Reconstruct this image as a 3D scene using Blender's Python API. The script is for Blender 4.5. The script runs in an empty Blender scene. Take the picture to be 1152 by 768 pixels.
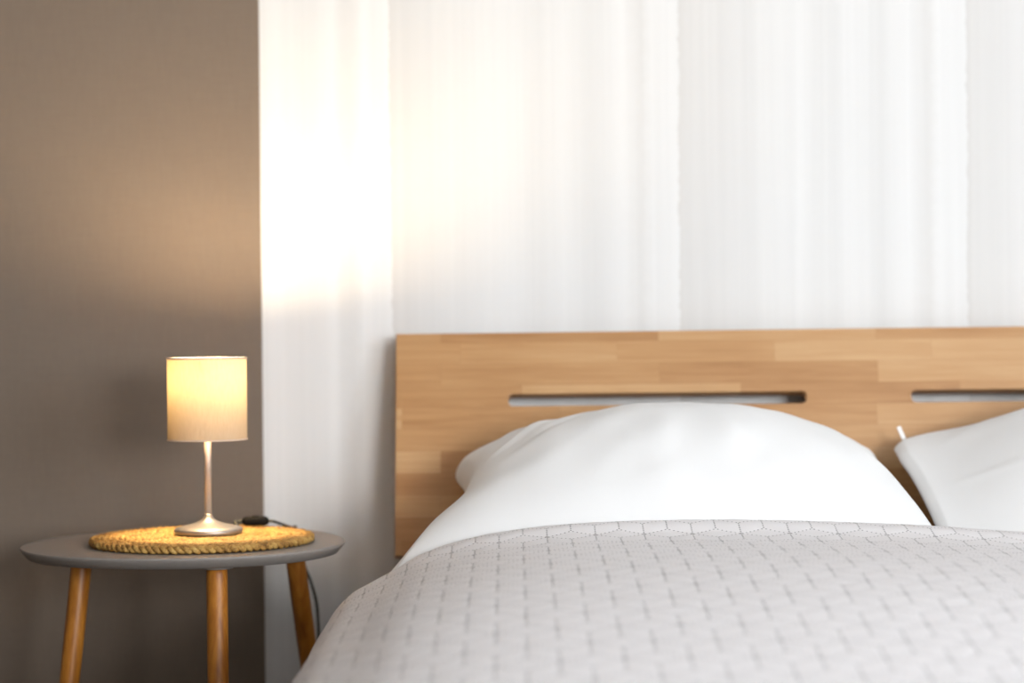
import bpy, bmesh, math, random
import numpy as np
from mathutils import Vector, Matrix

random.seed(4)
C = bpy.context.scene.collection
PI = math.pi

# ------------------------------------------------------------------ camera numbers
F_PX, CAM_Z, ROLL = 2200.0, 0.84, 0.010

def at(px, py, d):
    """world point seen at photo pixel (px, py), d metres in front of the camera"""
    dx, dy = px - 576.0, py - 384.0
    c, s = math.cos(ROLL), math.sin(ROLL)
    xw, yw = c * dx - s * dy, s * dx + c * dy
    return Vector((xw / F_PX * d, d, CAM_Z - yw / F_PX * d))

# ------------------------------------------------------------------ small helpers
def tag(o, label=None, cat=None, group=None, kind=None):
    if label: o['label'] = label
    if cat: o['category'] = cat
    if group: o['group'] = group
    if kind: o['kind'] = kind
    return o

def empty(name, loc=(0, 0, 0)):
    o = bpy.data.objects.new(name, None)
    o.location = loc
    o.empty_display_size = 0.05
    C.objects.link(o)
    return o

def mesh_obj(name, verts, faces, mat, parent=None, smooth=True, uvs=None):
    me = bpy.data.meshes.new(name)
    me.from_pydata([tuple(v) for v in verts], [], faces)
    me.validate()
    if smooth:
        me.polygons.foreach_set('use_smooth', [True] * len(me.polygons))
    if uvs is not None:
        lay = me.uv_layers.new(name='UVMap')
        li = np.empty(len(me.loops), dtype=np.int32)
        me.loops.foreach_get('vertex_index', li)
        lay.data.foreach_set('uv', np.asarray(uvs, dtype=np.float32)[li].ravel())
    for m in (mat if isinstance(mat, (list, tuple)) else [mat]):
        me.materials.append(m)
    o = bpy.data.objects.new(name, me)
    C.objects.link(o)
    if parent: o.parent = parent
    return o

def bm_obj(name, bm, mat, parent=None, smooth=False):
    me = bpy.data.meshes.new(name)
    bmesh.ops.recalc_face_normals(bm, faces=bm.faces[:])
    bm.to_mesh(me); bm.free()
    if smooth:
        me.polygons.foreach_set('use_smooth', [True] * len(me.polygons))
    me.materials.append(mat)
    o = bpy.data.objects.new(name, me)
    C.objects.link(o)
    if parent: o.parent = parent
    return o

def add_box(bm, lo, hi, bevel=0.0, seg=2):
    r = bmesh.ops.create_cube(bm, size=1.0)
    vs = r['verts']
    for v in vs:
        v.co = Vector([lo[k] + (v.co[k] + 0.5) * (hi[k] - lo[k]) for k in range(3)])
    if bevel > 0:
        es = list({e for v in vs for e in v.link_edges})
        bmesh.ops.bevel(bm, geom=es, offset=bevel, segments=seg, profile=0.5, affect='EDGES')

def lathe(profile, n=64, cx=0, cy=0):
    """closed-profile revolve: list of (r, z); r = 0 ends get a pole"""
    verts, faces, rings = [], [], []
    for r, z in profile:
        if r < 1e-6:
            rings.append([len(verts)]); verts.append((cx, cy, z))
        else:
            rings.append(list(range(len(verts), len(verts) + n)))
            for k in range(n):
                a = 2 * PI * k / n
                verts.append((cx + r * math.cos(a), cy + r * math.sin(a), z))
    for A, B in zip(rings[:-1], rings[1:]):
        for k in range(n):
            k2 = (k + 1) % n
            if len(A) == 1 and len(B) == 1: continue
            if len(A) == 1: faces.append((A[0], B[k2], B[k]))
            elif len(B) == 1: faces.append((A[k], A[k2], B[0]))
            else: faces.append((A[k], A[k2], B[k2], B[k]))
    return verts, faces

def tube(pts, rad, n=10, closed=False, cap=True):
    """sweep a circle along points; rad is a number or list. returns verts, faces"""
    P = [Vector(p) for p in pts]
    m = len(P)
    rads = rad if isinstance(rad, (list, tuple)) else [rad] * m
    verts, faces = [], []
    T = []
    for i in range(m):
        if closed: t = P[(i + 1) % m] - P[i - 1]
        else: t = P[min(i + 1, m - 1)] - P[max(i - 1, 0)]
        T.append(t.normalized())
    up = Vector((0, 0, 1)) if abs(T[0].z) < 0.9 else Vector((1, 0, 0))
    nrm = (up - T[0] * up.dot(T[0])).normalized()
    for i in range(m):
        nrm = (nrm - T[i] * nrm.dot(T[i])).normalized()
        b = T[i].cross(nrm)
        for k in range(n):
            a = 2 * PI * k / n
            verts.append(P[i] + (nrm * math.cos(a) + b * math.sin(a)) * rads[i])
    rng = m if closed else m - 1
    for i in range(rng):
        j = (i + 1) % m
        for k in range(n):
            k2 = (k + 1) % n
            faces.append((i * n + k, i * n + k2, j * n + k2, j * n + k))
    if cap and not closed:
        faces.append(tuple(range(n - 1, -1, -1)))
        faces.append(tuple((m - 1) * n + k for k in range(n)))
    return verts, faces

def pchip(xs, ys):
    xs = np.asarray(xs, float); ys = np.asarray(ys, float)
    h = np.diff(xs); dl = np.diff(ys) / h
    m = np.zeros(len(xs)); m[0], m[-1] = dl[0], dl[-1]
    for i in range(1, len(xs) - 1):
        if dl[i - 1] * dl[i] > 0:
            w1, w2 = 2 * h[i] + h[i - 1], h[i] + 2 * h[i - 1]
            m[i] = (w1 + w2) / (w1 / dl[i - 1] + w2 / dl[i])
    def f(x):
        x = np.asarray(x, float)
        i = np.clip(np.searchsorted(xs, x) - 1, 0, len(h) - 1)
        t = np.clip((x - xs[i]) / h[i], 0, 1)
        return ((1 + 2 * t) * (1 - t) ** 2 * ys[i] + t * (1 - t) ** 2 * h[i] * m[i]
                + t * t * (3 - 2 * t) * ys[i + 1] + t * t * (t - 1) * h[i] * m[i + 1])
    return f

def spline_pts(pts, n):
    """smooth curve through 3D points (Catmull-Rom)"""
    P = [Vector(p) for p in pts]
    P = [2 * P[0] - P[1]] + P + [2 * P[-1] - P[-2]]
    out = []
    segs = len(P) - 3
    for s in range(segs):
        p0, p1, p2, p3 = P[s:s + 4]
        k = n // segs
        for j in range(k + (1 if s == segs - 1 else 0)):
            t = j / k
            out.append(0.5 * ((2 * p1) + (p2 - p0) * t + (2 * p0 - 5 * p1 + 4 * p2 - p3) * t * t
                              + (3 * p1 - p0 - 3 * p2 + p3) * t ** 3))
    return out

def curve_param(pts, n):
    """resample a 2D polyline smoothly, n points evenly spaced by length; returns (n,2), lengths"""
    p = np.asarray(pts, float)
    s = np.r_[0, np.cumsum(np.hypot(*np.diff(p, axis=0).T))]
    fx, fy = pchip(s, p[:, 0]), pchip(s, p[:, 1])
    t = np.linspace(0, s[-1], 2000)
    q = np.c_[fx(t), fy(t)]
    L = np.r_[0, np.cumsum(np.hypot(*np.diff(q, axis=0).T))]
    u = np.linspace(0, L[-1], n)
    return np.c_[np.interp(u, L, q[:, 0]), np.interp(u, L, q[:, 1])], u

# ------------------------------------------------------------------ node helpers
class NT:
    def __init__(self, name):
        self.m = bpy.data.materials.new(name); self.m.use_nodes = True
        self.t = self.m.node_tree; self.n = self.t.nodes; self.l = self.t.links
        self.out = self.n['Material Output']; self.bsdf = self.n['Principled BSDF']
    def node(self, typ, **kw):
        nd = self.n.new(typ)
        for k, v in kw.items():
            if k in nd.inputs.keys() if isinstance(k, str) else False: nd.inputs[k].default_value = v
            else: setattr(nd, k, v)
        return nd
    def link(self, a, b): self.l.new(a.s if isinstance(a, E) else a, b)
    def math(self, op, a, b=0.0, c=None):
        nd = self.n.new('ShaderNodeMath'); nd.operation = op
        for i, x in enumerate((a, b, c)):
            if x is None: continue
            if isinstance(x, E): self.l.new(x.s, nd.inputs[i])
            else: nd.inputs[i].default_value = x
        return E(self, nd.outputs[0])
    def coord(self, which='Object'):
        nd = self.n.new('ShaderNodeTexCoord'); return nd.outputs[which]
    def mapping(self, vec, scale=(1, 1, 1), loc=(0, 0, 0), rot=(0, 0, 0)):
        nd = self.n.new('ShaderNodeMapping')
        nd.inputs['Scale'].default_value = scale; nd.inputs['Location'].default_value = loc
        nd.inputs['Rotation'].default_value = rot
        self.l.new(vec, nd.inputs['Vector']); return nd.outputs[0]
    def noise(self, vec, scale=5, detail=3, rough=0.5, dist=0.0):
        nd = self.n.new('ShaderNodeTexNoise')
        nd.inputs['Scale'].default_value = scale; nd.inputs['Detail'].default_value = detail
        nd.inputs['Roughness'].default_value = rough; nd.inputs['Distortion'].default_value = dist
        self.l.new(vec, nd.inputs['Vector']); return E(self, nd.outputs[0])
    def ramp(self, fac, stops, interp='LINEAR'):
        nd = self.n.new('ShaderNodeValToRGB'); cr = nd.color_ramp; cr.interpolation = interp
        while len(cr.elements) < len(stops): cr.elements.new(0.5)
        for e, (p, c) in zip(cr.elements, stops):
            e.position = p
            e.color = (c, c, c, 1) if isinstance(c, (int, float)) else (*c, 1)
        self.link(fac, nd.inputs[0]); return nd.outputs[0]
    def mix(self, fac, a, b, blend='MIX'):
        nd = self.n.new('ShaderNodeMix'); nd.data_type = 'RGBA'; nd.blend_type = blend
        for sock, x in ((nd.inputs[0], fac), (nd.inputs[6], a), (nd.inputs[7], b)):
            if isinstance(x, E): self.l.new(x.s, sock)
            elif hasattr(x, 'is_linked'): self.l.new(x, sock)
            elif isinstance(x, (int, float)): sock.default_value = x if sock == nd.inputs[0] else (x, x, x, 1)
            else: sock.default_value = (*x, 1)
        return nd.outputs[2]
    def bump(self, h, strength=0.3, dist=0.01):
        nd = self.n.new('ShaderNodeBump'); nd.inputs['Strength'].default_value = strength
        nd.inputs['Distance'].default_value = dist
        self.link(h, nd.inputs['Height']); self.l.new(nd.outputs[0], self.bsdf.inputs['Normal'])
    def set(self, **kw):
        for k, v in kw.items():
            k = k.replace('_', ' ')
            s = self.bsdf.inputs[k]
            if isinstance(v, E): self.l.new(v.s, s)
            elif hasattr(v, 'is_linked'): self.l.new(v, s)
            elif isinstance(v, (tuple, list)): s.default_value = (*v, 1) if len(v) == 3 else v
            else: s.default_value = v
        return self

class E:
    def __init__(self, nt, s): self.nt, self.s = nt, s
    def __add__(self, o): return self.nt.math('ADD', self, o)
    __radd__ = __add__
    def __sub__(self, o): return self.nt.math('SUBTRACT', self, o)
    def __rsub__(self, o): return self.nt.math('SUBTRACT', o, self)
    def __mul__(self, o): return self.nt.math('MULTIPLY', self, o)
    __rmul__ = __mul__
    def __truediv__(self, o): return self.nt.math('DIVIDE', self, o)
    def __neg__(self): return self * -1.0
    def abs(self): return self.nt.math('ABSOLUTE', self)
    def round(self): return self.nt.math('FLOOR', self + 0.5)
    def frac(self): return self.nt.math('FRACT', self)
    def sqrt(self): return self.nt.math('SQRT', self)
    def lt(self, o): return self.nt.math('LESS_THAN', self, o)
    def gt(self, o): return self.nt.math('GREATER_THAN', self, o)
    def min(self, o): return self.nt.math('MINIMUM', self, o)
    def max(self, o): return self.nt.math('MAXIMUM', self, o)

def xyz(nt, vec):
    nd = nt.n.new('ShaderNodeSeparateXYZ'); nt.l.new(vec, nd.inputs[0])
    return [E(nt, s) for s in nd.outputs]

def srgb(r, g, b):
    f = lambda v: (v / 255 / 12.92) if v <= 10 else ((v / 255 + 0.055) / 1.055) ** 2.4
    return (f(r), f(g), f(b))

# ------------------------------------------------------------------ materials
X_EDGE, D_WALL = -0.4675, 3.66      # where the taupe paper ends, and the wall's distance

def mat_taupe():
    t = NT('taupe_textile_wallpaper'); co = t.coord()
    v = t.noise(t.mapping(co, (900, 1, 24)), 1, 2, 0.6)
    h = t.noise(t.mapping(co, (24, 1, 700)), 1, 2, 0.6)
    w = v * 0.6 + h * 0.4
    t.set(Base_Color=t.ramp(w, [(0.25, (0.166, 0.130, 0.102)), (0.75, (0.202, 0.160, 0.126))]),
          Roughness=0.85, Specular_IOR_Level=0.2)
    t.bump(w, 0.15, 0.002)
    return t.m

def mat_white_paper():
    t = NT('white_brushed_stripe_wallpaper'); co = t.coord()
    x, y, z = xyz(t, co)
    rag = t.noise(t.mapping(co, (30, 1, 55)), 1, 3, 0.7)
    wav = t.noise(t.mapping(co, (2, 1, 2.2)), 1, 1, 0.5)
    xe = (x - (-0.2245)) / 0.5392 + (rag - 0.5) * 0.026 + (wav - 0.5) * 0.02
    f = xe.frac()
    base = t.ramp(f, [(0.0, (0.715, 0.702, 0.690)), (0.03, (0.745, 0.736, 0.728)), (0.18, (0.765, 0.759, 0.754)),
                      (0.30, (0.800, 0.798, 0.795)), (0.42, (0.828, 0.828, 0.828)), (0.50, (0.775, 0.773, 0.770)),
                      (0.60, (0.825, 0.825, 0.825)), (0.70, (0.775, 0.773, 0.770)), (0.80, (0.830, 0.830, 0.830)),
                      (0.87, (0.755, 0.748, 0.740)), (0.905, (0.832, 0.832, 0.832)), (1.0, (0.838, 0.838, 0.838))])
    s1 = t.noise(t.mapping(co, (38, 1, 0.35)), 1, 4, 0.6)
    s2 = t.noise(t.mapping(co, (150, 1, 1.6)), 1, 3, 0.6)
    s = t.ramp(s1 * 0.75 + s2 * 0.25, [(0.3, 0.855), (0.7, 0.935)])
    t.set(Base_Color=t.mix(1.0, base, s, 'MULTIPLY'), Roughness=0.8, Specular_IOR_Level=0.2)
    return t.m

def mat_plain(name, col, rough=0.6, spec=0.3, metal=0.0, noise=0.0, scale=40):
    t = NT(name)
    if noise:
        n = t.noise(t.coord(), scale, 3, 0.6)
        lo = tuple(c * (1 - noise) for c in col); hi = tuple(min(1, c * (1 + noise)) for c in col)
        t.set(Base_Color=t.ramp(n, [(0.3, lo), (0.7, hi)]))
    else:
        t.set(Base_Color=col)
    t.set(Roughness=rough, Specular_IOR_Level=spec, Metallic=metal)
    return t.m

def mat_oak():
    """finger-jointed oak staves: rows along local x, stacked along local y"""
    t = NT('oak_staves'); co = t.coord()
    br = t.n.new('ShaderNodeTexBrick')
    br.offset = 0.37; br.offset_frequency = 2; br.squash = 0.72; br.squash_frequency = 3
    br.inputs['Scale'].default_value = 1.0
    br.inputs['Brick Width'].default_value = 0.40; br.inputs['Row Height'].default_value = 0.0405
    br.inputs['Mortar Size'].default_value = 0.00022; br.inputs['Mortar Smooth'].default_value = 0.5
    br.inputs['Bias'].default_value = 0.0
    br.inputs['Color1'].default_value = (0, 0, 0, 1); br.inputs['Color2'].default_value = (1, 1, 1, 1)
    br.inputs['Mortar'].default_value = (0.1, 0.1, 0.1, 1)
    vec = t.mapping(co, (1, 1, 1), (0.17, 0.012, 0))
    t.l.new(vec, br.inputs['Vector'])
    bw = t.n.new('ShaderNodeRGBToBW'); t.l.new(br.outputs['Color'], bw.inputs[0])
    tone = E(t, bw.outputs[0])
    x, y, z = xyz(t, co)
    cmb = t.n.new('ShaderNodeCombineXYZ')
    t.l.new((x * 5.0 + tone * 31.0).s, cmb.inputs[0]); t.l.new((y * 95.0 + tone * 17.0).s, cmb.inputs[1])
    g1 = t.noise(cmb.outputs[0], 1.0, 4, 0.6, 0.6)
    cm2 = t.n.new('ShaderNodeCombineXYZ')
    t.l.new((x * 14.0 + tone * 13.0).s, cm2.inputs[0]); t.l.new((y * 420.0).s, cm2.inputs[1])
    g2 = t.noise(cm2.outputs[0], 1.0, 2, 0.6)
    blot = t.noise(t.mapping(co, (4, 9, 1)), 1.0, 2, 0.5)
    g = tone * 0.36 + g1 * 0.42 + g2 * 0.12 + blot * 0.30
    col = t.ramp(g, [(0.24, (0.285, 0.126, 0.042)), (0.46, (0.395, 0.200, 0.076)), (0.62, (0.470, 0.260, 0.110)),
                     (0.86, (0.550, 0.340, 0.168))])
    mort = E(t, br.outputs['Fac'])
    col = t.mix(mort * 0.45, col, (0.22, 0.10, 0.04))
    t.set(Base_Color=col, Roughness=0.42, Specular_IOR_Level=0.4)
    t.bump(g1 * 0.5 + g2 * 0.5, 0.06, 0.002)
    return t.m

def mat_leg_wood():
    t = NT('honey_oak_leg'); co = t.coord()
    g = t.noise(t.mapping(co, (55, 55, 5)), 1.0, 4, 0.6, 0.5)
    t.set(Base_Color=t.ramp(g, [(0.3, (0.22, 0.066, 0.006)), (0.55, (0.40, 0.150, 0.018)), (0.8, (0.52, 0.23, 0.040))]),
          Roughness=0.4, Specular_IOR_Level=0.4)
    return t.m

def mat_straw():
    t = NT('braided_straw'); co = t.coord()
    a = t.noise(co, 55, 3, 0.6)
    b = t.noise(t.mapping(co, (1, 1, 1)), 420, 2, 0.6)
    t.set(Base_Color=t.ramp(a * 0.55 + b * 0.45, [(0.34, (0.06, 0.024, 0.006)), (0.45, (0.31, 0.160, 0.040)),
                                                (0.58, (0.47, 0.290, 0.085)), (0.75, (0.58, 0.41, 0.16))]),
          Roughness=0.7, Specular_IOR_Level=0.25)
    return t.m

def mat_cotton(name, col):
    t = NT(name); co = t.coord()
    n = t.noise(co, 900, 2, 0.6)
    t.set(Base_Color=t.ramp(n, [(0.3, tuple(c * 0.985 for c in col)), (0.7, col)]),
          Roughness=0.85, Specular_IOR_Level=0.12, Sheen_Weight=0.08)
    return t.m

QW = 0.0730                      # width of one quilting hexagon
QA = QW / math.sqrt(3)
V_SHIFT = 0.025

def mat_quilt():
    """pressed tumbling-block quilting: dotted perforations along each line, from the quilt's own UV in metres"""
    t = NT('mauve_grey_quilted_microfibre')
    u, v, _ = xyz(t, t.coord('UV')); v = v + V_SHIFT
    sx, sy = QW, 3 * QA
    def cell(ox, oy):
        a = u - ox; b = v - oy
        return a - (a / sx).round() * sx, b - (b / sy).round() * sy
    ax, ay = cell(0, 0); bx, by = cell(sx / 2, sy / 2)
    pick = (ax * ax + ay * ay).lt(bx * bx + by * by)
    qx = ax * pick + bx * (1.0 - pick); qy = ay * pick + by * (1.0 - pick)
    mx = qx.abs(); my = qy.abs()
    c30, s30 = math.cos(PI / 6), 0.5
    dA = QW / 2 - mx; tA = qy                                      # upright sides
    dB = QW / 2 - (mx * s30 + my * c30); tB = mx * c30 - my * s30  # slanting sides
    dC = mx + qy.gt(0.0) * 1.0; tC = qy                            # stem
    dD = (mx * s30 - qy * c30).abs() + (mx * c30 + qy * s30).lt(0.0) * 1.0; tD = mx * c30 + qy * s30
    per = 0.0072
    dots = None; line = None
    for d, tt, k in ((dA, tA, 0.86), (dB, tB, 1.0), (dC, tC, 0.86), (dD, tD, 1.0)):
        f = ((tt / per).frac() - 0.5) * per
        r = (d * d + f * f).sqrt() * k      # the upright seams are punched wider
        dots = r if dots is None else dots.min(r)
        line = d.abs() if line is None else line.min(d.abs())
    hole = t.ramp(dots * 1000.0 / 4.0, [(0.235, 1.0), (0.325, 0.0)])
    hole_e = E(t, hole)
    groove = t.ramp(line * 1000.0 / 10.0, [(0.0, 0.0), (0.45, 1.0)])
    fab = t.noise(t.coord('UV'), 1400, 2, 0.6)
    base = t.ramp(fab, [(0.3, (0.710, 0.688, 0.699)), (0.7, (0.760, 0.739, 0.752))])
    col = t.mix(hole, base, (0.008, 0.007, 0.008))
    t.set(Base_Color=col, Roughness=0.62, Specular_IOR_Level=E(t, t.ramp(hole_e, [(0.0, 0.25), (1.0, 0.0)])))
    t.bump(groove, 0.2, 0.001)
    return t.m

def mat_shade():
    t = NT('cream_lamp_fabric'); co = t.coord()
    w = t.noise(t.mapping(co, (600, 600, 60)), 1, 2, 0.6)
    colr = t.ramp(w, [(0.3, (0.40, 0.30, 0.21)), (0.7, (0.46, 0.35, 0.25))])
    di = t.n.new('ShaderNodeBsdfDiffuse'); tr = t.n.new('ShaderNodeBsdfTranslucent'); mx = t.n.new('ShaderNodeMixShader')
    t.l.new(colr, di.inputs[0]); tr.inputs[0].default_value = (0.94, 0.69, 0.35, 1); mx.inputs[0].default_value = 0.018
    t.l.new(di.outputs[0], mx.inputs[1]); t.l.new(tr.outputs[0], mx.inputs[2]); t.l.new(mx.outputs[0], t.out.inputs[0])
    return t.m

def mat_emit(name, col, strength):
    t = NT(name)
    em = t.n.new('ShaderNodeEmission'); em.inputs[0].default_value = (*col, 1); em.inputs[1].default_value = strength
    t.l.new(em.outputs[0], t.out.inputs[0])
    return t.m

LAMP_STRENGTH = 1180.0
DAY_W = 235.0
SIDE_W = 165.0
M = dict(taupe=mat_taupe(), paper=mat_white_paper(), oak=mat_oak(), legwood=mat_leg_wood(), straw=mat_straw(),
         cotton=mat_cotton('white_cotton', (0.775, 0.775, 0.78)), sheet=mat_cotton('white_sheet', (0.82, 0.82, 0.82)),
         quilt=mat_quilt(), shade=mat_shade(), bulb=mat_emit('warm_bulb_glow', (1.0, 0.77, 0.48), LAMP_STRENGTH),
         nickel=mat_plain('brushed_nickel', (0.52, 0.485, 0.45), 0.48, 0.5, 0.65, 0.04, 200),
         foot=mat_plain('brushed_nickel_foot', (0.33, 0.305, 0.28), 0.42, 0.5, 0.8, 0.04, 200),
         top=mat_plain('matt_grey_lacquer', (0.225, 0.203, 0.185), 0.48, 0.35, 0, 0.03, 90),
         black=mat_plain('black_plastic', (0.003, 0.003, 0.003), 0.6, 0.08, 0, 0.1, 300),
         cord=mat_plain('grey_green_cord', (0.05, 0.05, 0.04), 0.55, 0.2, 0, 0.1, 300),
         whitepaint=mat_plain('white_paint', (0.78, 0.78, 0.77), 0.8, 0.2, 0, 0.02, 30),
         trim=mat_plain('white_trim_paint', (0.75, 0.75, 0.74), 0.5, 0.3, 0, 0.02, 60),
         floor=None, steel=mat_plain('zinc_fitting', (0.5, 0.5, 0.5), 0.4, 0.5, 1.0, 0.05, 100))

def mat_floor():
    t = NT('brown_wood_floor'); co = t.coord()
    br = t.n.new('ShaderNodeTexBrick'); br.inputs['Scale'].default_value = 1.0
    br.inputs['Brick Width'].default_value = 1.3; br.inputs['Row Height'].default_value = 0.14
    br.inputs['Mortar Size'].default_value = 0.0012
    br.inputs['Color1'].default_value = (0.09, 0.055, 0.032, 1); br.inputs['Color2'].default_value = (0.13, 0.08, 0.048, 1)
    br.inputs['Mortar'].default_value = (0.04, 0.03, 0.02, 1)
    t.l.new(co, br.inputs['Vector'])
    g = t.noise(t.mapping(co, (3, 60, 1)), 1, 4, 0.6)
    t.set(Base_Color=t.mix(0.5, br.outputs['Color'], t.ramp(g, [(0.3, 0.6), (0.7, 1.0)]), 'MULTIPLY'), Roughness=0.45)
    return t.m
M['floor'] = mat_floor()

# ------------------------------------------------------------------ the room
XL, XR, YF, YB, ZC = -1.9, 3.1, -2.4, D_WALL, 2.6
def struct(o): o['kind'] = 'structure'; return o

def slab(name, lo, hi, mat):
    bm = bmesh.new(); add_box(bm, lo, hi); return struct(bm_obj(name, bm, mat))
slab('floor', (XL - .1, YF - .1, -.1), (XR + .1, YB + .1, 0), M['floor'])
slab('ceiling', (XL - .1, YF - .1, ZC), (XR + .1, YB + .1, ZC + .1), M['whitepaint'])
slab('wall_left', (XL - .1, YF, 0), (XL, YB, ZC), M['taupe'])

# back wall: two papers meeting at a straight edge
vs = [(XL, YB, 0), (X_EDGE, YB, 0), (XR, YB, 0), (XL, YB, ZC), (X_EDGE, YB, ZC), (XR, YB, ZC),
      (XL, YB + .1, 0), (XR, YB + .1, 0), (XL, YB + .1, ZC), (XR, YB + .1, ZC)]
wb = mesh_obj('wall_back', vs, [(0, 1, 4, 3), (1, 2, 5, 4), (7, 6, 8, 9)], [M['taupe'], M['paper']], smooth=False)
wb.data.polygons[1].material_index = 1
struct(wb)
bm = bmesh.new()
add_box(bm, (XL, YB - .014, 0), (XR, YB, .07), 0.003)
struct(bm_obj('baseboard_back', bm, M['trim']))

# walls behind and beside the camera, each with the window the daylight comes through
def window_wall(wall, win, axis, pos, out, a0, a1, w0, w1, z0, z1):
    """axis 0: wall runs along x at y = pos; axis 1: along y at x = pos. out = -1 / +1: which way is outside"""
    def box(bm, p0, p1, q0, q1, t0, t1, bev=0.0):
        lo, hi = sorted((pos + out * t0, pos + out * t1))
        if axis == 0: add_box(bm, (p0, lo, q0), (p1, hi, q1), bev)
        else: add_box(bm, (lo, p0, q0), (hi, p1, q1), bev)
    bm = bmesh.new()
    box(bm, a0, w0, 0, ZC, 0, .1); box(bm, w1, a1, 0, ZC, 0, .1); box(bm, w0, w1, 0, z0, 0, .1); box(bm, w0, w1, z1, ZC, 0, .1)
    struct(bm_obj(wall, bm, M['whitepaint']))
    bm = bmesh.new(); m = (w0 + w1) / 2
    for p0, p1, q0, q1 in ((w0, w0 + .06, z0, z1), (w1 - .06, w1, z0, z1), (w0, w1, z0, z0 + .06), (w0, w1, z1 - .06, z1), (m - .03, m + .03, z0, z1)):
        box(bm, p0, p1, q0, q1, .02, .07, 0.004)
    struct(bm_obj(win, bm, M['trim']))
WF = (1.55, 3.0, 0.70, 1.90)
WR = (-1.7, 0.6, 0.80, 2.30)
window_wall('wall_front', 'window_1', 0, YF, -1, XL, XR, *WF)
window_wall('wall_right', 'window_2', 1, XR, 1, YF, YB, *WR)

# ------------------------------------------------------------------ bed
BX0, BX1 = -0.213, 1.478          # headboard ends
D_TOP, Z_TOP, D_BOT, Z_BOT = 3.600, 0.856, 3.490, 0.455
lean = math.atan2(D_TOP - D_BOT, Z_TOP - Z_BOT)
H = math.hypot(D_TOP - D_BOT, Z_TOP - Z_BOT)
HT = 0.032
bed = empty('bed', ((BX0 + BX1) / 2, 2.45, 0))
tag(bed, 'oak double bed with a slotted stave headboard leaning before the striped wallpaper', 'bed')
def to_bed(o):
    o.parent = bed
    o.matrix_parent_inverse = Matrix.Translation(-bed.location)
    return o

def headboard_mesh():
    cu = bpy.data.curves.new('headboard', 'CURVE'); cu.dimensions = '2D'; cu.fill_mode = 'BOTH'
    cu.extrude = HT / 2 - 0.0012; cu.bevel_depth = 0.0012; cu.bevel_resolution = 2; cu.offset = -0.0012
    def loop(pts):
        sp = cu.splines.new('POLY'); sp.points.add(len(pts) - 1); sp.use_cyclic_u = True
        for p, (x, y) in zip(sp.points, pts): p.co = (x, y, 0, 1)
    W = BX1 - BX0
    loop([(0.0, 0.0), (W, 0.0), (W, H), (0.0, H - 0.0045)])
    def slot(x0, x1, yc, h, r):
        pts = []
        for cx, cy, a0 in ((x1 - r, yc + h / 2 - r, 0), (x0 + r, yc + h / 2 - r, 90), (x0 + r, yc - h / 2 + r, 180), (x1 - r, yc - h / 2 + r, 270)):
            for k in range(9):
                a = math.radians(a0 + k * 90 / 8)
                pts.append((cx + r * math.cos(a), cy + r * math.sin(a)))
        loop(pts[::-1])
    yc = H - 0.1315
    slot(-0.0075 - BX0, 0.5355 - BX0, yc, 0.0225, 0.0085)
    slot(0.7275 - BX0, 1.2705 - BX0, yc, 0.0225, 0.0085)
    tmp = bpy.data.objects.new('tmp', cu); C.objects.link(tmp)
    dg = bpy.context.evaluated_depsgraph_get()
    me = bpy.data.meshes.new_from_object(tmp.evaluated_get(dg))
    bpy.data.objects.remove(tmp); bpy.data.curves.remove(cu)
    me.materials.clear(); me.materials.append(M['oak'])
    for p in me.polygons: p.use_smooth = False
    me.name = 'headboard'
    return me
hb = bpy.data.objects.new('headboard', headboard_mesh()); C.objects.link(hb)
hb.rotation_euler = (PI / 2 - lean, 0, 0)
hb.location = (BX0, D_BOT + HT / 2 * math.cos(lean), Z_BOT - 0.0)
to_bed(hb)
def bed_box(name, lo, hi, bev=0.004):
    bm = bmesh.new(); add_box(bm, lo, hi, bev)
    return to_bed(bm_obj(name, bm, M['oak']))
bed_box('side_rail', (-0.195, 1.42, 0.20), (-0.165, 3.47, 0.36))
bed_box('side_rail', (1.43, 1.42, 0.20), (1.46, 3.47, 0.36))
bed_box('foot_rail', (-0.165, 1.42, 0.20), (1.43, 1.45, 0.36))
bed_box('head_rail', (-0.165, 3.44, 0.20), (1.43, 3.47, 0.36))
for x in (-0.19, 1.385):
    for y in (1.44, 3.36):
        bed_box('leg', (x, y, 0.0), (x + .07, y + .07, 0.21), 0.006)
for x in (0.25, 0.96):                       # posts carrying the headboard
    bm = bmesh.new(); add_box(bm, (x, 3.47, 0.22), (x + .06, 3.50, 0.62), 0.003)
    for v in bm.verts: v.co.y += (v.co.z - Z_BOT) * math.tan(lean) * (1 if v.co.z > Z_BOT else 0) + HT * 1.25
    to_bed(bm_obj('headboard_post', bm, M['oak']))

bm = bmesh.new(); add_box(bm, (-0.185, 1.44, 0.30), (1.45, 3.455, 0.455), 0.04, 5)
mt = bm_obj('mattress', bm, M['sheet'], smooth=True)
tag(mt, 'white sheeted mattress lying under the quilt and both pillows', 'mattress')

# ------------------------------------------------------------------ quilt
def rhomb_dist(u, v):
    sx, sy = QW, 3 * QA
    def cell(ox, oy):
        a, b = u - ox, v - oy
        return a - np.floor(a / sx + .5) * sx, b - np.floor(b / sy + .5) * sy
    ax, ay = cell(0, 0); bx, by = cell(sx / 2, sy / 2)
    p = (ax ** 2 + ay ** 2) < (bx ** 2 + by ** 2)
    qx, qy = np.where(p, ax, bx), np.where(p, ay, by)
    mx, my = np.abs(qx), np.abs(qy); c, s = math.cos(PI / 6), .5
    d = np.minimum(QW / 2 - mx, QW / 2 - (mx * s + my * c))
    d = np.minimum(d, np.where(qy <= 0, mx, 1))
    d = np.minimum(d, np.where(mx * c + qy * s >= 0, np.abs(mx * s - qy * c), 1))
    return d

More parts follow.
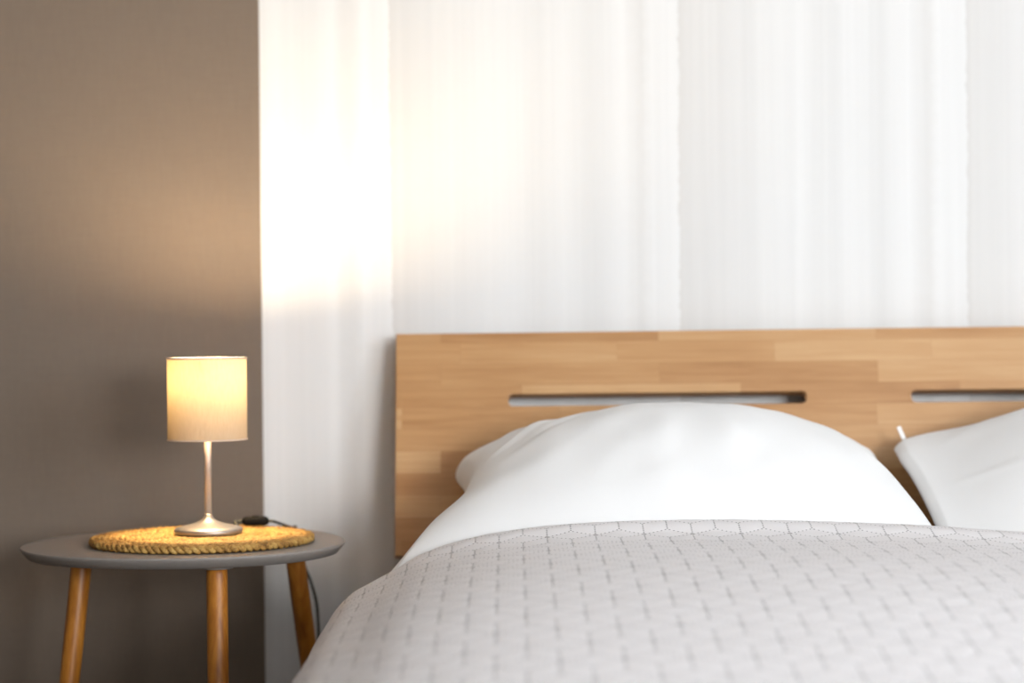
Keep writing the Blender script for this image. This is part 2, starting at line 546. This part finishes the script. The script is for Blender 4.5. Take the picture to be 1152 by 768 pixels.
Z0 = 0.563
CROSS = [(-.318, -.36), (-.308, -.25), (-.290, -.165), (-.258, -.120), (-.20, -.087), (-.13, -.0505), (-.03, -.0230), (.087, -.0073),
         (.20, -.0010), (.30, 0), (.40, -.003), (.50, -.009), (.63, -.018), (.785, -.030), (.92, -.033), (1.05, -.028),
         (1.2, -.030), (1.35, -.045), (1.45, -.080), (1.51, -.13), (1.535, -.24), (1.545, -.36)]
ALONG = [(3.075, -.085), (3.066, -.050), (3.040, -.017), (3.012, -.0015), (3.0, 0), (2.985, -.002), (2.94, -.016), (2.89, -.0215), (2.78, -.023), (2.62, -.028), (2.45, -.043), (2.25, -.073),
         (2.0, -.114), (1.8, -.135), (1.55, -.150), (1.44, -.160), (1.40, -.20), (1.385, -.36)]
NU, NV = 420, 400
cr, cu_len = curve_param(CROSS, NU)
al, al_len = curve_param(ALONG, NV)
U, V = np.meshgrid(cu_len, al_len)
X = np.tile(cr[:, 0], (NV, 1)); D = np.tile(al[:, 0][:, None], (1, NU))
a = -cr[:, 1][None, :]; b = -al[:, 1][:, None]
Zq = Z0 - (a ** 1.5 + b ** 1.5) ** (1 / 1.5)
# gentle unevenness of the bedding beneath, plus hanging folds on the sides
Zq += 0.0035 * np.sin(X * 7.1 + D * 3.0) * np.sin(D * 6.3 + 1.0) * np.clip((0.14 - a) / .1, 0, 1)
drop = np.clip((a - .12) / .2, 0, 1)
X += drop * 0.012 * np.sin(D * 17.0)
P = np.stack([X, D, Zq], -1)
du = np.gradient(P, axis=1); dv = np.gradient(P, axis=0)
N = np.cross(dv, du); N /= np.linalg.norm(N, axis=-1, keepdims=True) + 1e-12
N[N[..., 2].mean() < 0] *= -1
if N[..., 2].mean() < 0: N = -N
puff = 0.0007 * (1 - np.exp(-(rhomb_dist(U, V + V_SHIFT) / 0.0085) ** 2))
edge = np.minimum.reduce([U, U[:, -1:] - U, V, V[-1:, :] - V])
puff *= np.clip(edge / .01, 0, 1)
P = P + N * puff[..., None]
idx = np.arange(NU * NV).reshape(NV, NU)
quads = np.stack([idx[:-1, :-1], idx[:-1, 1:], idx[1:, 1:], idx[1:, :-1]], -1).reshape(-1, 4)
qo = mesh_obj('quilt', P.reshape(-1, 3), quads.tolist(), M['quilt'], uvs=np.stack([U, V], -1).reshape(-1, 2))
sol = qo.modifiers.new('thickness', 'SOLIDIFY'); sol.thickness = 0.007; sol.offset = 0
tag(qo, 'pale mauve grey quilted bedspread with dotted block stitching spread over the bed', 'bedspread')

# ------------------------------------------------------------------ pillows
def pillow(name, left, right, dz_r, T, pu_l, pu_r, creases, seed, back=0.045, peak=1.25, foot=(3.00, 0.475)):
    """left / right: X of the seams as functions of v (0 = under the quilt, 1 = top by the headboard)"""
    nu, nv = 150, 110
    # cosine spacing crowds the samples toward the seams
    u = 0.5 - 0.5 * np.cos(np.linspace(0, PI, nu)); v = 0.5 - 0.5 * np.cos(np.linspace(0, PI, nv))
    Ug, Vg = np.meshgrid(u, v)
    xl, xr = left(v)[:, None], right(v)[:, None]
    Xb = xl + (xr - xl) * Ug
    Db = foot[0] + (3.475 - foot[0]) * Vg
    Zb = foot[1] + (0.625 - foot[1]) * Vg + dz_r * Ug * Vg
    # top and bottom seams: rounded corners, slightly bowed
    bow = (np.abs(2 * Ug - 1) ** 8)
    Zb -= 0.020 * bow * Vg ** 8
    tilt = math.atan2(0.625 - foot[1], 3.475 - foot[0])
    nrm = np.array([0, -math.sin(tilt), math.cos(tilt)])
    uu = np.where(Ug < .5, np.sin(PI * Ug) ** pu_l, np.sin(PI * Ug) ** pu_r)
    vv = np.clip(np.sin(PI * Vg ** peak), 0, 1) ** 0.60
    rng = np.random.RandomState(seed)
    wr = np.zeros_like(Ug)
    for (u0, v0, u1, v1, w, h) in creases:      # soft pulled folds
        ex, ey = u1 - u0, v1 - v0; L = math.hypot(ex, ey)
        s = ((Ug - u0) * ex + (Vg - v0) * ey) / L ** 2
        dist = (Ug - u0) * (-ey / L) + (Vg - v0) * (ex / L)
        wr += h * np.exp(-(dist / w) ** 2) * np.exp(-((s - .5) / .42) ** 4)
    for _ in range(26):
        ang = rng.uniform(0, PI); k = rng.uniform(10, 34); ph = rng.uniform(0, 6.28)
        wr += 0.00045 * np.sin(k * (Ug * math.cos(ang) * 1.6 + Vg * math.sin(ang)) + ph)
    rim = np.sqrt(np.clip(np.minimum.reduce([Ug / .02, (1 - Ug) / .02, Vg / .02, (1 - Vg) / .02]), 0, 1))
    front = 0.012 * rim + T * uu * vv + wr * np.clip(uu * vv * 1.6, 0, 1)
    backd = -(0.012 * rim + back * uu * vv)
    base = np.stack([Xb, Db, Zb], -1)
    A = base + front[..., None] * nrm; B = base + backd[..., None] * nrm
    n = nu * nv
    ia = np.arange(n).reshape(nv, nu)
    ib = ia + n
    # weld the two faces along the seam
    seam = np.zeros((nv, nu), bool); seam[0] = seam[-1] = True; seam[:, 0] = seam[:, -1] = True
    ib2 = np.where(seam, ia, ib)
    qa = np.stack([ia[:-1, :-1], ia[:-1, 1:], ia[1:, 1:], ia[1:, :-1]], -1).reshape(-1, 4)
    qb = np.stack([ib2[:-1, :-1], ib2[1:, :-1], ib2[1:, 1:], ib2[:-1, 1:]], -1).reshape(-1, 4)
    verts = np.concatenate([A.reshape(-1, 3), B.reshape(-1, 3)])
    keep = np.r_[np.ones(n, bool), ~seam.ravel()]
    remap = np.cumsum(keep) - 1
    o = mesh_obj(name, verts[keep], remap[np.concatenate([qa, qb])].tolist(), M['cotton'])
    return o

pl = pillow('pillow',
            pchip([0, .25, .5, .65, .78, .9, .97, 1], [-.200, -.150, -.090, -.080, -.086, -.100, -.102, -.092]),
            pchip([0, .3, .5, .75, .9, .97, 1], [.690, .668, .648, .625, .630, .645, .648]), 0.012,
            0.156, .48, .50,
            [(.02, .72, .30, 1.0, .018, .004), (.0, .55, .26, .86, .022, .005), (.06, .50, .36, .80, .02, -.003),
             (.62, .30, .58, .62, .03, .003), (.72, .35, .66, .66, .035, -.003), (.45, .3, .47, .7, .03, .002)], 2)
tag(pl, 'plump white pillow before the first headboard slot, nearest the lamp', 'pillow', 'white pillows against the headboard')
pr = pillow('pillow',
            pchip([0, .3, .5, .7, .85, .95, 1], [.692, .694, .690, .682, .674, .674, .680]),
            pchip([0, .3, .5, .75, .9, 1], [1.47, 1.46, 1.45, 1.44, 1.43, 1.42]), -0.010,
            0.170, 1.40, .7,
            [(.0, .55, .22, .45, .02, .005), (.05, .75, .25, .95, .02, .003), (.3, .4, .32, .8, .03, .003)], 7, foot=(3.09, 0.455), back=0.028)
for v in pr.data.vertices:                       # this one sits a little higher at its near corner
    v.co.z += 0.040 * max(0, min(1, (v.co.y - 3.0) / .475))
tag(pr, 'white pillow at the right before the second headboard slot, cut by the frame', 'pillow', 'white pillows against the headboard')
ct = at(1015, 489, 3.47)
bm = bmesh.new(); add_box(bm, (-.0035, -.0008, -.011), (.0035, .0008, .016), 0.0004, 1)
bmesh.ops.rotate(bm, verts=bm.verts[:], cent=(0, 0, 0), matrix=Matrix.Rotation(math.radians(-24), 3, 'Y'))
tg = bm_obj('care_tag', bm, M['sheet'], pr); tg.location = ct

# ------------------------------------------------------------------ side table
TZ = 0.508
tc = at(211, 609, 3.30); tc.z = 0
tab = empty('side_table', tc)
tag(tab, 'round grey side table on three splayed honey wood legs beside the bed', 'side table')
TT = 0.019
def table_outline(n=120):
    out = []
    for k in range(n):
        a = 2 * PI * k / n
        # softly triangular disc; one lobe towards the camera-left, one towards the back right
        r = 0.268 * (1 + 0.030 * math.cos(3 * (a - math.radians(205))) + 0.0 * math.cos(2 * a))
        out.append((r * math.cos(a), r * math.sin(a)))
    return out
ol = table_outline(); n = len(ol)
rings = [(0.93, -TT), (0.955, -TT * .93), (0.985, -TT * .45), (0.998, -TT * .22), (1.0, -TT * .1), (0.998, -TT * .03), (0.990, 0.0)]
verts, faces = [], []
for s, z in rings:
    for x, y in ol: verts.append((x * s, y * s, TZ + z))
for i in range(len(rings) - 1):
    for k in range(n):
        k2 = (k + 1) % n
        faces.append((i * n + k, i * n + k2, (i + 1) * n + k2, (i + 1) * n + k))
faces.append(tuple(range(n - 1, -1, -1))); faces.append(tuple((len(rings) - 1) * n + k for k in range(n)))
tt = mesh_obj('table_top', verts, faces, M['top'], tab)
for p in tt.data.polygons:
    if len(p.vertices) > 4: p.use_smooth = False
def table_leg(ptop, pbot):
    ptop, pbot = Vector(ptop) - tc, Vector(pbot) - tc
    zs = [0, .03, .3, .6, .97, 1.0]
    rr = [.0165, .0170, .0168, .0158, .0125, .0115]
    pts = [ptop.lerp(pbot, z) for z in zs]
    v, f = tube(pts, rr, 20)
    return mesh_obj('leg', v, f, M['legwood'], tab)
def leg_pts(p1, d1, p2, d2):
    A, B = at(*p1, d1), at(*p2, d2)
    e = (B - A) / (B.z - A.z)
    return A + e * (TZ - TT - A.z), A + e * (0.0 - A.z)
LEGS = [leg_pts((91, 641), 3.26, (78, 768), 3.24), leg_pts((244, 646), 3.10, (245.5, 768), 3.06), leg_pts((333, 634), 3.40, (347, 738), 3.44)]
for A, B in LEGS: table_leg(A, B)
bm = bmesh.new()   # mounting plates under the top
plates = []
for A, B in LEGS:
    v, f = lathe([(0, TZ - TT - .004), (.026, TZ - TT - .004), (.027, TZ - TT - .002), (.027, TZ - TT + .0005), (0, TZ - TT + .0005)], 28, A.x - tc.x, A.y - tc.y)
    mesh_obj('leg_plate', v, f, M['top'], tab)

# ------------------------------------------------------------------ braided placemat
mc = at(228, 605, 3.275); mc.z = TZ
MR = 0.185
verts, faces = [], []
r = 0.010
rad_list = []
while r < MR - 0.006:
    rad_list.append(r); r += 0.0172
rad_list = [x * (MR - 0.0085) / rad_list[-1] for x in rad_list]
for ri, r in enumerate(rad_list):
    Ls = 2 * PI * r
    turns = max(2, round(Ls / 0.036)); ns = max(24, int(Ls / 0.0032))
    jit = random.uniform(0, 6.28)
    for s in range(3):
        pts = []
        for k in range(ns):
            a = 2 * PI * k / ns
            ph = turns * a + s * 2 * PI / 3 + jit
            lat = 0.0060 * math.sin(ph); zz = 0.0027 * math.sin(2 * ph)
            wob = 0.0010 * math.sin(5 * a + ri)
            rr_ = r + lat + wob
            pts.append((rr_ * math.cos(a), rr_ * math.sin(a), 0.0072 + zz))
        sr = [0.0044 * (1 + 0.13 * math.sin(k * 1.7 + s * 2)) for k in range(ns)]
        v, f = tube(pts, sr, 8, closed=True)
        o0 = len(verts); verts += v; faces += [tuple(i + o0 for i in q) for q in f]
mat_o = mesh_obj('placemat', verts, faces, M['straw'])
mat_o.location = mc
tag(mat_o, 'round braided straw placemat lying on the grey side table', 'placemat')

# ------------------------------------------------------------------ lamp
MZ = TZ + 0.0139
lc = at(234.6, 600, 3.295); lc.z = MZ
lamp = empty('table_lamp', lc)
tag(lamp, 'lit table lamp with a cream drum shade on a brushed nickel stem and foot', 'table lamp')
v, f = lathe([(0, 0), (.054, 0), (.0565, .0015), (.0572, .004), (.0570, .0078), (.0550, .0098), (.043, .0130), (.028, .0165), (.016, .0205),
              (.0095, .0250), (.0066, .0300), (0.0057, .033), (0, .033)], 80)
mesh_obj('base', v, f, M['foot'], lamp)
v, f = lathe([(0, .031), (.0056, .031), (.0056, .235), (0, .235)], 28)
mesh_obj('stem', v, f, M['nickel'], lamp)
v, f = lathe([(0, .230), (.009, .230), (.0105, .233), (.0105, .2425), (0, .2425)], 28)
mesh_obj('bulb_holder', v, f, M['black'], lamp)
SH0, SH1, SR = 0.1585, 0.2945, 0.0662
v, f = lathe([(SR, SH0), (SR, SH1)], 96)
sh = mesh_obj('lamp_shade', v, f, M['shade'], lamp)
def ring(name, r, z, rad, mat, par):
    pts = [(r * math.cos(2 * PI * k / 96), r * math.sin(2 * PI * k / 96), z) for k in range(96)]
    v, f = tube(pts, rad, 8, closed=True)
    return mesh_obj(name, v, f, mat, par)
hem = mat_plain('shade_hem', (0.62, 0.50, 0.40), 0.8, 0.2, 0, 0.03, 200)
ring('hem', SR, SH1, 0.0013, hem, sh); ring('hem', SR, SH0, 0.0013, hem, sh)
verts, faces = [], []
for k in range(3):
    a = 2 * PI * k / 3 + .5
    v, f = tube([(.012 * math.cos(a), .012 * math.sin(a), .246), (.064 * math.cos(a), .064 * math.sin(a), SH1 - .004)], .0012, 8)
    o0 = len(verts); verts += v; faces += [tuple(i + o0 for i in q) for q in f]
mesh_obj('shade_carrier', verts, faces, M['steel'], lamp)
BZ = 0.2625
prof = []
for k in range(13):
    t_ = PI * k / 12
    prof.append((0.0195 * math.sin(t_), BZ - .0205 * math.cos(t_)))
v, f = lathe(prof, 32)
mesh_obj('bulb', v, f, M['bulb'], lamp)

# cord: out of the foot, through the black switch on the mat, over the back edge and down
def L(p): return tuple(Vector(p) - lc)
sw = at(287.5, 584.5, 3.41)
sw.z = MZ + 0.0095
A0 = lc + Vector((.030, .045, .006))
c1 = spline_pts([A0, A0 + Vector((.010, .016, .001)), Vector((sw.x - .036, sw.y, MZ + .0085)), Vector((sw.x - .018, sw.y, MZ + .0090))], 30)
v, f = tube([L(p) for p in c1], .0027, 10)
cord = mesh_obj('cord', v, f, M['cord'], lamp)
e1 = at(319, 592, 3.43)
xe = at(330, 600, 3.5).x - tc.x                      # where the cord crosses the table's back edge
ed = max((Vector((p[0], p[1], 0)) + tc for p in ol if p[1] > 0), key=lambda p: -abs(p.x - tc.x - xe))
c2 = spline_pts([Vector((sw.x + .018, sw.y, MZ + .0095)), Vector((sw.x + .032, sw.y + .004, MZ + .008)), Vector((ed.x - .004, ed.y - .028, TZ + .0045)),
                 Vector((ed.x, ed.y - .004, TZ + .0031)), Vector((ed.x + .002, ed.y + .006, TZ - .004)), at(342, 634, 3.55), at(350, 655, 3.54),
                 at(357, 685, 3.54), at(358, 735, 3.54), at(352, 820, 3.53), at(350, 870, 3.54), Vector((-.36, 3.58, .0035)), Vector((-.25, 3.60, .0035))], 150)
v, f = tube([L(p) for p in c2], .0027, 10)
mesh_obj('cord', v, f, M['cord'], lamp)
bm = bmesh.new(); add_box(bm, (-.0235, -.0105, -.0090), (.0235, .0105, .0095), 0.0070, 4)
for vv in bm.verts: vv.co.z *= (1 - 0.25 * abs(vv.co.x / .0225) ** 2); vv.co.y *= (1 - 0.3 * abs(vv.co.x / .0225) ** 2)
swo = bm_obj('cord_switch', bm, M['black'], lamp, smooth=True); swo.location = L(sw)
bm = bmesh.new(); add_box(bm, (-.006, -.004, .0075), (.006, .004, .0098), 0.001, 2)
bm_obj('switch_button', bm, M['black'], swo, smooth=True)

# ------------------------------------------------------------------ light
def area(name, loc, rot, sx, sy, power, col):
    l = bpy.data.lights.new(name, 'AREA'); l.shape = 'RECTANGLE'; l.size = sx; l.size_y = sy; l.energy = power; l.color = col
    o = bpy.data.objects.new(name, l); o.location = loc; o.rotation_euler = rot; C.objects.link(o); return o
area('window_daylight', ((WF[0] + WF[1]) / 2, YF - .12, (WF[2] + WF[3]) / 2), (PI / 2, 0, 0), WF[1] - WF[0], WF[3] - WF[2], DAY_W, (0.99, 0.985, 0.97))
area('window_daylight', (XR + .12, (WR[0] + WR[1]) / 2, (WR[2] + WR[3]) / 2), (PI / 2, 0, PI / 2), WR[1] - WR[0], WR[3] - WR[2], SIDE_W, (0.82, 0.91, 1.0))

w = bpy.data.worlds.new('sky'); bpy.context.scene.world = w; w.use_nodes = True
w.node_tree.nodes['Background'].inputs[0].default_value = (0.75, 0.85, 1.0, 1)
w.node_tree.nodes['Background'].inputs[1].default_value = 0.5

# ------------------------------------------------------------------ camera
cam = bpy.data.cameras.new('camera'); co = bpy.data.objects.new('camera', cam); C.objects.link(co)
cam.sensor_width = 36.0; cam.lens = F_PX / 1152.0 * 36.0
co.location = (0, 0, CAM_Z); co.rotation_euler = (PI / 2, ROLL, 0)
cam.dof.use_dof = True; cam.dof.focus_distance = 3.0; cam.dof.aperture_fstop = 1.8
cam.clip_start = 0.05
sc = bpy.context.scene
sc.camera = co
sc.view_settings.view_transform = 'Standard'; sc.view_settings.look = 'None'
sc.view_settings.gamma = 1.0; sc.view_settings.use_curve_mapping = False
sc.view_settings.exposure = 0.0
